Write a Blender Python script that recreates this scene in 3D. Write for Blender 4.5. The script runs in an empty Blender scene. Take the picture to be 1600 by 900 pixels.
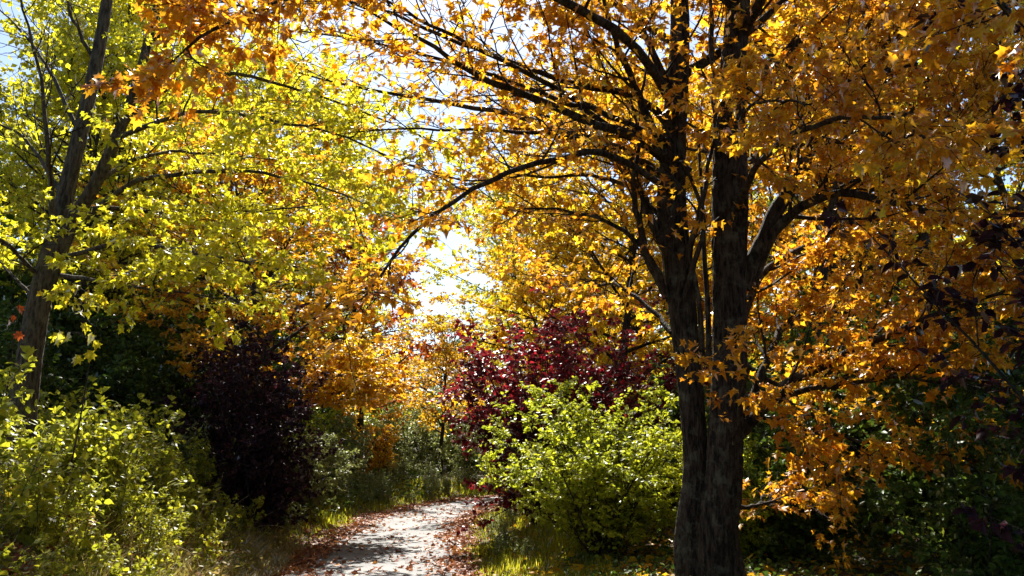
import bpy, math, random
import numpy as np
from mathutils import Vector, Matrix

R = math.radians
SC = bpy.context.scene
COL = SC.collection
rng = np.random.default_rng(11)
random.seed(11)

# ------------------------------------------------------------------ camera
CAM_Z, PITCH, FPX = 1.6, 11.0, 1280.0          # eye height, upward tilt, focal length in 1600-px units
cd = bpy.data.cameras.new('camera')
cd.sensor_width = 36.0
cd.lens = FPX / 1600.0 * 36.0
cd.clip_start, cd.clip_end = 0.05, 3000
cam = bpy.data.objects.new('camera', cd)
COL.objects.link(cam)
cam.location = (0, 0, CAM_Z)
cam.rotation_euler = (R(90 + PITCH), 0, 0)
SC.camera = cam

# ------------------------------------------------------------------ light
SUN_AZ, SUN_EL = -7.5, 48.5                    # degrees: left of straight ahead, above horizon
W = bpy.data.worlds.new('World')
SC.world = W
W.use_nodes = True
nt = W.node_tree
nt.nodes.clear()
sky = nt.nodes.new('ShaderNodeTexSky')
sky.sky_type = 'NISHITA'
sky.sun_disc = False
sky.sun_elevation = R(SUN_EL)
sky.sun_rotation = R(SUN_AZ)
sky.air_density = 1.0
sky.dust_density = 0.7
sky.ozone_density = 1.5
bg = nt.nodes.new('ShaderNodeBackground')
bg.inputs['Strength'].default_value = 0.075
wo = nt.nodes.new('ShaderNodeOutputWorld')
nt.links.new(sky.outputs[0], bg.inputs[0])
nt.links.new(bg.outputs[0], wo.inputs[0])

sl = bpy.data.lights.new('sun', 'SUN')
sl.energy = 5.0
sl.angle = R(0.53)
sl.color = (1.0, 0.95, 0.86)
sun = bpy.data.objects.new('sun', sl)
COL.objects.link(sun)
to_sun = Vector((math.sin(R(SUN_AZ)) * math.cos(R(SUN_EL)), math.cos(R(SUN_AZ)) * math.cos(R(SUN_EL)), math.sin(R(SUN_EL))))
sun.rotation_euler = to_sun.to_track_quat('Z', 'Y').to_euler()
sun.location = to_sun * 60

vs = SC.view_settings
vs.view_transform = 'Standard'
vs.look = 'None'
vs.exposure = 1.4
vs.gamma = 1.0
vs.use_curve_mapping = False
SC.cycles.max_bounces = 7
SC.cycles.diffuse_bounces = 3
SC.cycles.glossy_bounces = 2
SC.cycles.transmission_bounces = 6
SC.cycles.caustics_reflective = False
SC.cycles.caustics_refractive = False
SC.cycles.use_denoising = True
SC.cycles.sample_clamp_indirect = 6.0


# ------------------------------------------------------------------ helpers
def reseed(n):
    global rng
    rng = np.random.default_rng(n)


def V(*a):
    return np.array(a, float)


def unit(v):
    v = np.asarray(v, float)
    return v / (np.linalg.norm(v, axis=-1, keepdims=True) + 1e-9)


_ct, _st = math.cos(R(PITCH)), math.sin(R(PITCH))


def at(px, py, Y):
    """world point at distance Y along the road that stands under a given bearing and height angle"""
    u, v = (px - 800) / FPX, (450 - py) / FPX
    d = V(u, _ct - v * _st, _st + v * _ct)
    return V(0, 0, CAM_Z) + d * (Y / d[1])


def project(P):
    q = np.asarray(P, float) - V(0, 0, CAM_Z)
    dep = q[..., 1] * _ct + q[..., 2] * _st
    up = -q[..., 1] * _st + q[..., 2] * _ct
    dep = np.where(np.abs(dep) < 1e-3, 1e-3, dep)
    return 800 + q[..., 0] / dep * FPX, 450 - up / dep * FPX, dep


def tag(o, label=None, cat=None, group=None, kind=None):
    if label: o['label'] = label
    if cat: o['category'] = cat
    if group: o['group'] = group
    if kind: o['kind'] = kind
    return o


def empty(name, loc=(0, 0, 0)):
    o = bpy.data.objects.new(name, None)
    o.empty_display_size = 0.2
    o.location = loc
    COL.objects.link(o)
    return o


def link_mesh(name, me, mat, parent=None):
    o = bpy.data.objects.new(name, me)
    if mat and not me.materials:
        me.materials.append(mat)
    COL.objects.link(o)
    if parent is not None:
        o.parent = parent
    return o


def mesh_np(name, verts, faces, rnd=None, smooth=True):
    """faces: (n,k) int array, all with k corners, or a list of such arrays"""
    if not isinstance(faces, list):
        faces = [faces]
    faces = [np.asarray(f, np.int32) for f in faces if len(f)]
    me = bpy.data.meshes.new(name)
    verts = np.asarray(verts, np.float32)
    me.vertices.add(len(verts))
    me.vertices.foreach_set('co', verts.ravel())
    nl = sum(f.size for f in faces)
    npoly = sum(len(f) for f in faces)
    me.loops.add(nl)
    me.loops.foreach_set('vertex_index', np.concatenate([f.ravel() for f in faces]))
    me.polygons.add(npoly)
    tot = np.concatenate([np.full(len(f), f.shape[1], np.int32) for f in faces])
    start = np.concatenate([[0], np.cumsum(tot)[:-1]]).astype(np.int32)
    me.polygons.foreach_set('loop_start', start)
    if smooth:
        me.polygons.foreach_set('use_smooth', np.ones(npoly, bool))
    me.update(calc_edges=True)
    if rnd is not None:
        a = me.attributes.new('rnd', 'FLOAT', 'POINT')
        a.data.foreach_set('value', np.asarray(rnd, np.float32))
    return me


# ------------------------------------------------------------------ tubes
def tube(pts, rad, sides, rough=0.0, seed=0, ridges=0.0):
    pts = np.asarray(pts, float)
    n = len(pts)
    tan = np.gradient(pts, axis=0)
    tan = unit(tan)
    ref = V(0.31, 0.95, 0.05) if abs(tan[:, 2]).mean() > 0.6 else V(0.02, 0.05, 1)
    a = unit(np.cross(tan, ref))
    b = np.cross(tan, a)
    th = np.linspace(0, 2 * math.pi, sides, endpoint=False)
    rr = np.asarray(rad, float)[:, None] * np.ones((1, sides))
    if rough:
        g = np.random.default_rng(seed)
        lob = g.normal(0, 1, (4,))
        ph = g.uniform(0, 6.28, (4,))
        s = np.linspace(0, 1, n)[:, None]
        w = sum(lob[k] * np.sin((k + 2) * th[None, :] + ph[k] + s * (2.5 - k)) for k in range(4)) / 4
        rr = rr * (1 + rough * w + rough * 0.35 * g.normal(0, 1, rr.shape))
        if ridges:
            q = np.cumsum(np.ones(n))[:, None] / n
            T = th[None, :]
            w = np.zeros_like(rr)
            for kk in (11, 17, 23, 31):
                w += np.sin(kk * T + g.uniform(0, 6.28) + 2.2 * np.sin(q * g.uniform(30, 60) + T * g.integers(1, 4)) + 1.5 * np.sin(q * g.uniform(80, 140) + g.uniform(0, 6)))
            rr = rr * (1 + ridges * np.clip(w, -2.6, 1.1) + ridges * g.normal(0, 0.45, rr.shape))
    ring = pts[:, None, :] + rr[..., None] * (np.cos(th)[None, :, None] * a[:, None, :] + np.sin(th)[None, :, None] * b[:, None, :])
    v = ring.reshape(-1, 3)
    i = np.arange(n - 1)[:, None] * sides
    j = np.arange(sides)[None, :]
    j2 = (j + 1) % sides
    f = np.stack([i + j, i + j2, i + sides + j2, i + sides + j], -1).reshape(-1, 4)
    return v, f


def tubes_mesh(name, items, sides, rough=0.0, cap=False):
    vv, ff, o = [], [], 0
    for k, (p, r) in enumerate(items):
        v, f = tube(p, r, sides, rough, k)
        vv.append(v)
        ff.append(f + o)
        o += len(v)
    return mesh_np(name, np.concatenate(vv), np.concatenate(ff))


def spline(P, n):
    """Catmull-Rom through control points, n samples in all"""
    P = np.asarray(P, float)
    Q = np.vstack([2 * P[0] - P[1], P, 2 * P[-1] - P[-2]])
    t = np.linspace(0, len(P) - 1 - 1e-6, n)
    i = t.astype(int)
    f = (t - i)[:, None]
    p0, p1, p2, p3 = Q[i], Q[i + 1], Q[i + 2], Q[i + 3]
    return 0.5 * (2 * p1 + (p2 - p0) * f + (2 * p0 - 5 * p1 + 4 * p2 - p3) * f ** 2 + (3 * p1 - p0 - 3 * p2 + p3) * f ** 3)


def poly(start, d, L, n, wob=0.12, trop=0.0):
    p = np.empty((n + 1, 3))
    p[0] = start
    d = unit(d)
    for k in range(n):
        d = d + rng.normal(0, wob, 3)
        d[2] += trop / n
        d = unit(d)
        p[k + 1] = p[k] + d * (L / n)
    return p


# ------------------------------------------------------------------ leaf shapes: outline (tip at +y), fanned from a centre
def _mirror(h):
    h = [(0.0, 0.0)] + h
    r = [(-x, y) for x, y in reversed(h[1:-1])]
    return np.array(h + r)


SHAPES = {
    'maple': _mirror([(0.26, -0.05), (0.22, 0.12), (0.52, 0.34), (0.33, 0.42), (0.40, 0.72), (0.16, 0.60), (0.0, 1.0)]),
    'maple_mid': _mirror([(0.30, 0.0), (0.24, 0.16), (0.50, 0.45), (0.20, 0.52), (0.0, 1.0)]),
    'maple5': _mirror([(0.42, 0.06), (0.22, 0.24), (0.56, 0.52), (0.19, 0.56), (0.0, 1.0)]),
    'oval': _mirror([(0.32, 0.28), (0.27, 0.66), (0.0, 1.0)]),
    'broad': _mirror([(0.30, 0.18), (0.36, 0.45), (0.18, 0.78), (0.0, 1.0)]),
    'kite': _mirror([(0.36, 0.42), (0.0, 1.0)]),
    'lance': _mirror([(0.15, 0.30), (0.13, 0.6), (0.0, 1.0)]),
}


def leaf_template(shape, curl=0.18, fold=0.20):
    o = SHAPES[shape]
    c = np.array([[0.0, 0.38]])
    p = np.vstack([c, o])
    z = fold * np.abs(p[:, 0]) - curl * (p[:, 1] - 0.3) ** 2
    v = np.column_stack([p, z])
    n = len(o)
    k = np.arange(n)
    f = np.column_stack([np.zeros(n, int), 1 + k, 1 + (k + 1) % n])
    return v, f


def leaf_template_lite(shape):
    """no centre vertex: folded blade fanned from its foot"""
    o = SHAPES[shape]
    v = np.column_stack([o, 0.42 * np.abs(o[:, 0]) - 0.28 * o[:, 1] ** 2])
    k = np.arange(1, len(o) - 1)
    return v, np.column_stack([np.zeros_like(k), k, k + 1])


def leaves_mesh(name, pos, tip, nor, size, shape, lite=False):
    v, f = leaf_template_lite(shape) if lite else leaf_template(shape)
    tip = unit(tip)
    nor = unit(nor - (nor * tip).sum(1, keepdims=True) * tip)
    sx = np.cross(tip, nor)
    M = np.stack([sx, tip, nor], 1) * size[:, None, None]
    jit = rng.uniform(0.75, 1.25, (len(pos), 1))
    vv = v[None] * np.concatenate([jit, np.ones_like(jit), rng.uniform(-0.6, 1.8, jit.shape)], 1)[:, None, :]
    vv = vv + rng.normal(0, 0.045, vv.shape) * V(1, 1, 0.9)
    P = np.einsum('nkc,ncd->nkd', vv, M) + pos[:, None, :]
    n, k = len(pos), len(v)
    F = (f[None] + (np.arange(n) * k)[:, None, None]).reshape(-1, 3)
    rnd = np.repeat(rng.uniform(0, 1, n), k)
    return mesh_np(name, P.reshape(-1, 3), F, rnd, smooth=False)


class Growth:
    """collects wood and leaves of one plant"""

    def __init__(s):
        s.limbs, s.twigs = [], []
        s.P, s.T, s.N, s.S, s.I = [], [], [], [], []

    def leaves_on(s, pts, n, size, droop=0.5, petiole=0.06, spread=0.45, t0=0.15):
        pts = np.asarray(pts)
        m = len(pts)
        t = rng.uniform(t0, 1.0, n) ** 0.8 * (m - 1) * 0.9999
        i = t.astype(int)
        f = (t - i)[:, None]
        base = pts[i] * (1 - f) + pts[i + 1] * f
        tan = unit(pts[i + 1] - pts[i])
        side = unit(np.cross(tan, V(0, 0, 1)) + rng.normal(0, 0.25, (n, 3))) * rng.choice([-1, 1], n)[:, None]
        out = unit(tan * rng.uniform(0.1, 1.0, (n, 1)) + side * 0.9 + rng.normal(0, 0.25, (n, 3)))
        pos = base + out * petiole * rng.uniform(0.5, 1.4, (n, 1)) - V(0, 0, 1) * petiole * rng.uniform(0, 0.5, (n, 1))
        tip = out - V(0, 0, 1) * (rng.uniform(0, 1, (n, 1)) * droop * 2) + rng.normal(0, 0.3, (n, 3))
        nor = V(0, 0, 1) + rng.normal(0, spread, (n, 3)) + out * 0.3
        s.P.append(pos)
        s.T.append(tip)
        s.N.append(nor)
        s.S.append(size * rng.triangular(0.4, 0.95, 1.45, n))
        s.I.append(np.full(n, len(s.limbs) - 1))

    def dress(s, pts, r0, nb, bl, ntw, tl, nl, ls, flat=0.35, t0=0.2, droop=0.5, petiole=0.06, trop=0.15, wob=0.12, tw_r=0.004, spread=0.45):
        """side branches, twigs and leaves along one limb"""
        pts = np.asarray(pts, float)
        m = len(pts)
        tan = unit(np.gradient(pts, axis=0))
        ts = np.linspace(t0, 1.0, nb) + rng.uniform(-0.5, 0.5, nb) * (1 - t0) / max(nb, 1)
        sgn = 1
        for t in np.clip(ts, 0.05, 1.0):
            i = min(int(t * (m - 1)), m - 2)
            f = t * (m - 1) - i
            p = pts[i] * (1 - f) + pts[i + 1] * f
            lat = unit(np.cross(tan[i], V(0, 0, 1)) + rng.normal(0, 0.3, 3)) * sgn
            sgn = -sgn
            d = tan[i] * rng.uniform(0.5, 1.1) + lat * rng.uniform(0.5, 1.0) + V(0, 0, 1) * rng.normal(0.1, flat)
            L = bl * rng.uniform(0.55, 1.25) * (1.15 - 0.5 * t)
            b = poly(p, d, L, 6, wob, trop)
            rb = max(r0 * (1.05 - t) * 0.5, tw_r * 2.2)
            s.twigs.append((b, np.linspace(rb, tw_r, 7)))
            sg = 1
            for q in np.linspace(0.2, 1.0, ntw):
                k = min(int(q * 6), 5)
                g = q * 6 - k
                pp = b[k] * (1 - g) + b[k + 1] * g
                bt = unit(b[k + 1] - b[k])
                la = unit(np.cross(bt, V(0, 0, 1)) + rng.normal(0, 0.35, 3)) * sg
                sg = -sg
                dd = bt * rng.uniform(0.5, 1.2) + la * rng.uniform(0.4, 1.0) + V(0, 0, 1) * rng.normal(0.05, flat * 0.7)
                w = poly(pp, dd, tl * rng.uniform(0.5, 1.3), 4, wob * 1.2, -0.1)
                s.twigs.append((w, np.linspace(tw_r * 1.1, tw_r * 0.45, 5)))
                s.leaves_on(w, max(1, int(nl * rng.choice([0.1, 0.6, 1.0, 1.4, 1.9]))), ls, droop, petiole, spread)

    def arrays(s):
        return np.concatenate(s.P), np.concatenate(s.T), np.concatenate(s.N), np.concatenate(s.S)


# ------------------------------------------------------------------ materials
def new_mat(name):
    m = bpy.data.materials.new(name)
    m.use_nodes = True
    t = m.node_tree
    t.nodes.clear()
    return m, t, t.nodes.new, lambda a, b: t.links.new(a, b)


def ramp(node, stops):
    cr = node.color_ramp
    while len(cr.elements) > 1:
        cr.elements.remove(cr.elements[-1])
    cr.elements[0].position = stops[0][0]
    cr.elements[0].color = (*stops[0][1], 1)
    for p, c in stops[1:]:
        e = cr.elements.new(p)
        e.color = (*c, 1)


def leaf_mat(name, stops, trans=0.66, gloss=0.03, by_object=False, patch=0.35, patch_scale=0.7, tcol=(1.22, 1.22, 0.8)):
    m, t, N, L = new_mat(name)
    if by_object:
        src = N('ShaderNodeObjectInfo').outputs['Random']
    else:
        a = N('ShaderNodeAttribute')
        a.attribute_name = 'rnd'
        src = a.outputs['Fac']
    geo = N('ShaderNodeNewGeometry')
    nz = N('ShaderNodeTexNoise')
    nz.inputs['Scale'].default_value = patch_scale
    nz.inputs['Detail'].default_value = 2.0
    L(geo.outputs['Position'], nz.inputs['Vector'])
    mr = N('ShaderNodeMapRange')
    mr.inputs['From Min'].default_value = 0.3
    mr.inputs['From Max'].default_value = 0.7
    L(nz.outputs['Fac'], mr.inputs['Value'])
    mx = N('ShaderNodeMix')
    mx.data_type = 'FLOAT'
    mx.inputs['Factor'].default_value = patch
    L(src, mx.inputs['A'])
    L(mr.outputs[0], mx.inputs['B'])
    cr = N('ShaderNodeValToRGB')
    ramp(cr, stops)
    L(mx.outputs['Result'], cr.inputs['Fac'])
    # blotches on the blade
    n2 = N('ShaderNodeTexNoise')
    n2.inputs['Scale'].default_value = 38.0
    n2.inputs['Detail'].default_value = 3.0
    L(geo.outputs['Position'], n2.inputs['Vector'])
    m2 = N('ShaderNodeMapRange')
    m2.inputs['From Min'].default_value = 0.25
    m2.inputs['From Max'].default_value = 0.75
    m2.inputs['To Min'].default_value = 0.62
    m2.inputs['To Max'].default_value = 1.25
    L(n2.outputs['Fac'], m2.inputs['Value'])
    vm = N('ShaderNodeVectorMath')
    vm.operation = 'MULTIPLY'
    L(cr.outputs['Color'], vm.inputs[0])
    L(m2.outputs[0], vm.inputs[1])
    tc = N('ShaderNodeVectorMath')
    tc.operation = 'MULTIPLY'
    tc.inputs[1].default_value = tcol
    L(vm.outputs[0], tc.inputs[0])
    df = N('ShaderNodeBsdfDiffuse')
    L(vm.outputs[0], df.inputs['Color'])
    tr = N('ShaderNodeBsdfTranslucent')
    L(tc.outputs[0], tr.inputs['Color'])
    ms = N('ShaderNodeMixShader')
    ms.inputs[0].default_value = trans
    L(df.outputs[0], ms.inputs[1])
    L(tr.outputs[0], ms.inputs[2])
    gl = N('ShaderNodeBsdfGlossy')
    gl.inputs['Roughness'].default_value = 0.38
    gl.inputs['Color'].default_value = (1, 1, 1, 1)
    fr = N('ShaderNodeFresnel')
    fr.inputs['IOR'].default_value = 1.38
    fm = N('ShaderNodeMath')
    fm.operation = 'MULTIPLY'
    fm.inputs[1].default_value = gloss * 10
    L(fr.outputs[0], fm.inputs[0])
    m3 = N('ShaderNodeMixShader')
    L(fm.outputs[0], m3.inputs[0])
    L(ms.outputs[0], m3.inputs[1])
    L(gl.outputs[0], m3.inputs[2])
    o = N('ShaderNodeOutputMaterial')
    L(m3.outputs[0], o.inputs[0])
    return m


def bark_mat(name, dark, light, lichen=(0.16, 0.17, 0.11), amount=0.35, scale=1.0):
    m, t, N, L = new_mat(name)
    tc = N('ShaderNodeTexCoord')
    mp = N('ShaderNodeMapping')
    mp.inputs['Scale'].default_value = (12 * scale, 12 * scale, 2.6 * scale)
    L(tc.outputs['Object'], mp.inputs[0])
    n1 = N('ShaderNodeTexNoise')
    n1.inputs['Scale'].default_value = 2.4
    n1.inputs['Detail'].default_value = 8
    n1.inputs['Roughness'].default_value = 0.65
    L(mp.outputs[0], n1.inputs['Vector'])
    vo = N('ShaderNodeTexVoronoi')
    vo.feature = 'DISTANCE_TO_EDGE'
    vo.inputs['Scale'].default_value = 2.6
    L(mp.outputs[0], vo.inputs['Vector'])
    c1 = N('ShaderNodeValToRGB')
    ramp(c1, [(0.40, dark), (0.50, tuple(0.45 * a + 0.55 * b for a, b in zip(light, dark))), (0.62, light)])
    L(n1.outputs['Fac'], c1.inputs[0])
    n2 = N('ShaderNodeTexNoise')
    n2.inputs['Scale'].default_value = 6.5
    n2.inputs['Detail'].default_value = 9
    n2.inputs['Roughness'].default_value = 0.7
    L(tc.outputs['Object'], n2.inputs['Vector'])
    c2 = N('ShaderNodeValToRGB')
    ramp(c2, [(0.52, (0, 0, 0)), (0.64, (amount, amount, amount))])
    L(n2.outputs['Fac'], c2.inputs[0])
    mx = N('ShaderNodeMix')
    mx.data_type = 'RGBA'
    L(c2.outputs[0], mx.inputs['Factor'])
    L(c1.outputs[0], mx.inputs['A'])
    mx.inputs['B'].default_value = (*lichen, 1)
    bs = N('ShaderNodeBsdfPrincipled')
    bs.inputs['Roughness'].default_value = 0.9
    bs.inputs['Specular IOR Level'].default_value = 0.2
    L(mx.outputs['Result'], bs.inputs['Base Color'])
    ad = N('ShaderNodeMath')
    ad.operation = 'MULTIPLY_ADD'
    ad.inputs[1].default_value = 0.7
    sm = N('ShaderNodeMath')
    sm.operation = 'MINIMUM'
    sm.inputs[1].default_value = 0.25
    L(vo.outputs['Distance'], sm.inputs[0])
    L(n1.outputs['Fac'], ad.inputs[0])
    L(sm.outputs[0], ad.inputs[2])
    bp = N('ShaderNodeBump')
    bp.inputs['Strength'].default_value = 1.0
    bp.inputs['Distance'].default_value = 0.03
    L(ad.outputs[0], bp.inputs['Height'])
    L(bp.outputs[0], bs.inputs['Normal'])
    o = N('ShaderNodeOutputMaterial')
    L(bs.outputs[0], o.inputs[0])
    return m


ORANGE = [(0.0, (0.46, 0.15, 0.015)), (0.3, (0.66, 0.29, 0.02)), (0.7, (0.76, 0.42, 0.025)), (0.9, (0.80, 0.58, 0.04)), (1.0, (0.56, 0.52, 0.05))]
GOLD = [(0.0, (0.62, 0.28, 0.015)), (0.3, (0.76, 0.46, 0.02)), (0.7, (0.82, 0.60, 0.025)), (1.0, (0.78, 0.68, 0.04))]
AMBER = [(0.0, (0.54, 0.22, 0.02)), (0.4, (0.72, 0.38, 0.02)), (0.75, (0.78, 0.52, 0.03)), (1.0, (0.62, 0.54, 0.04))]
LIME = [(0.0, (0.40, 0.43, 0.03)), (0.4, (0.60, 0.57, 0.03)), (0.8, (0.74, 0.63, 0.035)), (1.0, (0.78, 0.50, 0.03))]
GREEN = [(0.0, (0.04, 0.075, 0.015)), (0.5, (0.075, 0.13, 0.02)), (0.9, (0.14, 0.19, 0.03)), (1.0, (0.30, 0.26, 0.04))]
BUSH = [(0.0, (0.22, 0.28, 0.025)), (0.5, (0.44, 0.48, 0.035)), (0.95, (0.66, 0.66, 0.05)), (1.0, (0.6, 0.4, 0.05))]
WINE = [(0.0, (0.06, 0.010, 0.014)), (0.5, (0.15, 0.015, 0.025)), (0.85, (0.28, 0.03, 0.045)), (1.0, (0.38, 0.07, 0.05))]
PLUM = [(0.0, (0.022, 0.012, 0.02)), (0.6, (0.04, 0.016, 0.026)), (1.0, (0.075, 0.03, 0.03))]
RED = [(0.0, (0.45, 0.05, 0.02)), (0.5, (0.62, 0.13, 0.03)), (1.0, (0.70, 0.28, 0.04))]
RUST = [(0.0, (0.13, 0.04, 0.02)), (0.4, (0.29, 0.09, 0.035)), (0.8, (0.42, 0.17, 0.06)), (1.0, (0.56, 0.34, 0.10))]
WEED = [(0.0, (0.17, 0.19, 0.02)), (0.45, (0.34, 0.36, 0.03)), (0.85, (0.54, 0.49, 0.045)), (1.0, (0.55, 0.34, 0.06))]
SAGE = [(0.0, (0.13, 0.16, 0.05)), (0.5, (0.25, 0.29, 0.10)), (1.0, (0.40, 0.42, 0.18))]
STRAW = [(0.0, (0.16, 0.17, 0.035)), (0.35, (0.30, 0.25, 0.08)), (0.7, (0.44, 0.32, 0.15)), (1.0, (0.58, 0.46, 0.26))]

M = {
    'orange': leaf_mat('orange_maple_leaf', ORANGE),
    'orange_one': leaf_mat('orange_maple_leaf_single', ORANGE, by_object=True),
    'gold': leaf_mat('golden_leaf', GOLD),
    'amber': leaf_mat('amber_leaf', AMBER, patch=0.5),
    'lime': leaf_mat('yellow_green_leaf', LIME),
    'lime_one': leaf_mat('yellow_green_leaf_single', LIME, by_object=True),
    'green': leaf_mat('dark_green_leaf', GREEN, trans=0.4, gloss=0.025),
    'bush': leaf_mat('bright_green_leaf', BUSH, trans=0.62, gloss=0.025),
    'wine': leaf_mat('wine_red_leaf', WINE, trans=0.45, gloss=0.04, tcol=(1.7, 0.8, 0.8)),
    'plum': leaf_mat('dark_plum_leaf', PLUM, trans=0.3, gloss=0.015, tcol=(1.5, 0.8, 0.8)),
    'red': leaf_mat('red_orange_leaf', RED),
    'red_one': leaf_mat('red_leaf_single', [(0.0, (0.6, 0.06, 0.03)), (1.0, (0.7, 0.2, 0.05))], by_object=True),
    'rust': leaf_mat('fallen_leaf', RUST, trans=0.25, gloss=0.02),
    'weed': leaf_mat('weed_leaf', WEED, gloss=0.025),
    'sage': leaf_mat('grey_green_leaf', SAGE, trans=0.4),
    'straw': leaf_mat('dry_grass', STRAW, trans=0.4, gloss=0.02, patch=0.55, patch_scale=1.3),
    'bark': bark_mat('maple_bark', (0.010, 0.008, 0.0065), (0.075, 0.056, 0.042), lichen=(0.15, 0.15, 0.11), amount=0.55),
    'bark_grey': bark_mat('grey_bark', (0.035, 0.029, 0.023), (0.13, 0.108, 0.085), amount=0.5),
    'bark_dark': bark_mat('dark_bark', (0.018, 0.015, 0.013), (0.06, 0.05, 0.042), amount=0.2),
    'twig': bark_mat('twig_bark', (0.025, 0.02, 0.018), (0.075, 0.058, 0.048), amount=0.0),
}


# ------------------------------------------------------------------ ground
ROAD = spline([(0.6, -12), (0.2, -5), (-0.3, 2), (-0.95, 6), (-1.65, 10.5), (-2.02, 14.5), (-2.08, 19), (-1.55, 23.2), (0.1, 26.8), (3.2, 29.6), (8, 31.6), (16, 33), (30, 34), (60, 34)], 400)
ROAD_W = 1.16


def road_dist(x, y):
    """signed distance from the lane's centre line, negative on its left"""
    x = np.asarray(x, float).ravel()
    y = np.asarray(y, float).ravel()
    out = np.empty(len(x))
    tan = unit(np.gradient(ROAD, axis=0))
    for a in range(0, len(x), 4000):
        dx = x[a:a + 4000, None] - ROAD[None, :, 0]
        dy = y[a:a + 4000, None] - ROAD[None, :, 1]
        k = np.argmin(dx * dx + dy * dy, 1)
        r = np.arange(len(k))
        cr = tan[k, 0] * dy[r, k] - tan[k, 1] * dx[r, k]
        out[a:a + 4000] = np.where(cr > 0, -1, 1) * np.hypot(dx[r, k], dy[r, k])
    return out


def sstep(a, b, t):
    t = np.clip((t - a) / (b - a), 0, 1)
    return t * t * (3 - 2 * t)


_ph = rng.uniform(0, 6.28, 12)


def bumps(x, y):
    return (0.5 * np.sin(0.9 * x + _ph[0]) * np.sin(0.8 * y + _ph[1]) + 0.3 * np.sin(2.3 * x + 0.6 * y + _ph[2])
            + 0.25 * np.sin(1.7 * y - 1.1 * x + _ph[3]) + 0.2 * np.sin(4.1 * x + _ph[4]) * np.sin(3.7 * y + _ph[5]))


def ground_z(x, y):
    x = np.asarray(x, float)
    y = np.asarray(y, float)
    shp = x.shape
    xr, yr = x.ravel(), y.ravel()
    d = road_dist(xr, yr)
    left = np.maximum(-d - ROAD_W - 0.25, 0)
    right = np.maximum(d - ROAD_W - 0.25, 0)
    bank = 1.15 * sstep(0, 2.6, left) * (1 - 0.55 * sstep(15, 23, yr)) + 0.02 * np.clip(left, 0, 60)
    vg = 0.28 * sstep(0, 1.6, right) + 0.004 * np.clip(right, 0, 60)
    n = bumps(xr, yr) * 0.10 * (sstep(0, 1.2, left) + 0.7 * sstep(0, 1.2, right))
    return (bank + vg + n).reshape(shp)


def gz(x, y):
    return float(ground_z(np.array([x]), np.array([y]))[0])


u = np.linspace(-1, 1, 201)
gx = np.sinh(u * 4.2) / np.sinh(4.2) * 220
u2 = np.linspace(-1, 1, 221)
gy = np.sinh(u2 * 4.2) / np.sinh(4.2) * 240 + 11
GX, GY = np.meshgrid(gx, gy)
GZ = ground_z(GX, GY)
GD = road_dist(GX, GY).reshape(GX.shape)
GZ = np.where(np.abs(GD) < ROAD_W + 0.1, GZ - 0.02, GZ)
idx = np.arange(GX.size).reshape(GX.shape)
gf = np.stack([idx[:-1, :-1], idx[:-1, 1:], idx[1:, 1:], idx[1:, :-1]], -1).reshape(-1, 4)


def soil_mat():
    m, t, N, L = new_mat('leaf_mould_soil')
    tc = N('ShaderNodeTexCoord')
    n1 = N('ShaderNodeTexNoise')
    n1.inputs['Scale'].default_value = 1.2
    n1.inputs['Detail'].default_value = 9
    n1.inputs['Roughness'].default_value = 0.7
    L(tc.outputs['Object'], n1.inputs['Vector'])
    c = N('ShaderNodeValToRGB')
    ramp(c, [(0.3, (0.045, 0.05, 0.018)), (0.5, (0.075, 0.06, 0.03)), (0.65, (0.12, 0.075, 0.035)), (0.8, (0.06, 0.08, 0.02))])
    L(n1.outputs['Fac'], c.inputs[0])
    n2 = N('ShaderNodeTexNoise')
    n2.inputs['Scale'].default_value = 28
    n2.inputs['Detail'].default_value = 6
    L(tc.outputs['Object'], n2.inputs['Vector'])
    b = N('ShaderNodeBump')
    b.inputs['Strength'].default_value = 1.0
    b.inputs['Distance'].default_value = 0.05
    L(n2.outputs['Fac'], b.inputs['Height'])
    p = N('ShaderNodeBsdfPrincipled')
    p.inputs['Roughness'].default_value = 0.95
    L(c.outputs[0], p.inputs['Base Color'])
    L(b.outputs[0], p.inputs['Normal'])
    o = N('ShaderNodeOutputMaterial')
    L(p.outputs[0], o.inputs[0])
    return m


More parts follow.
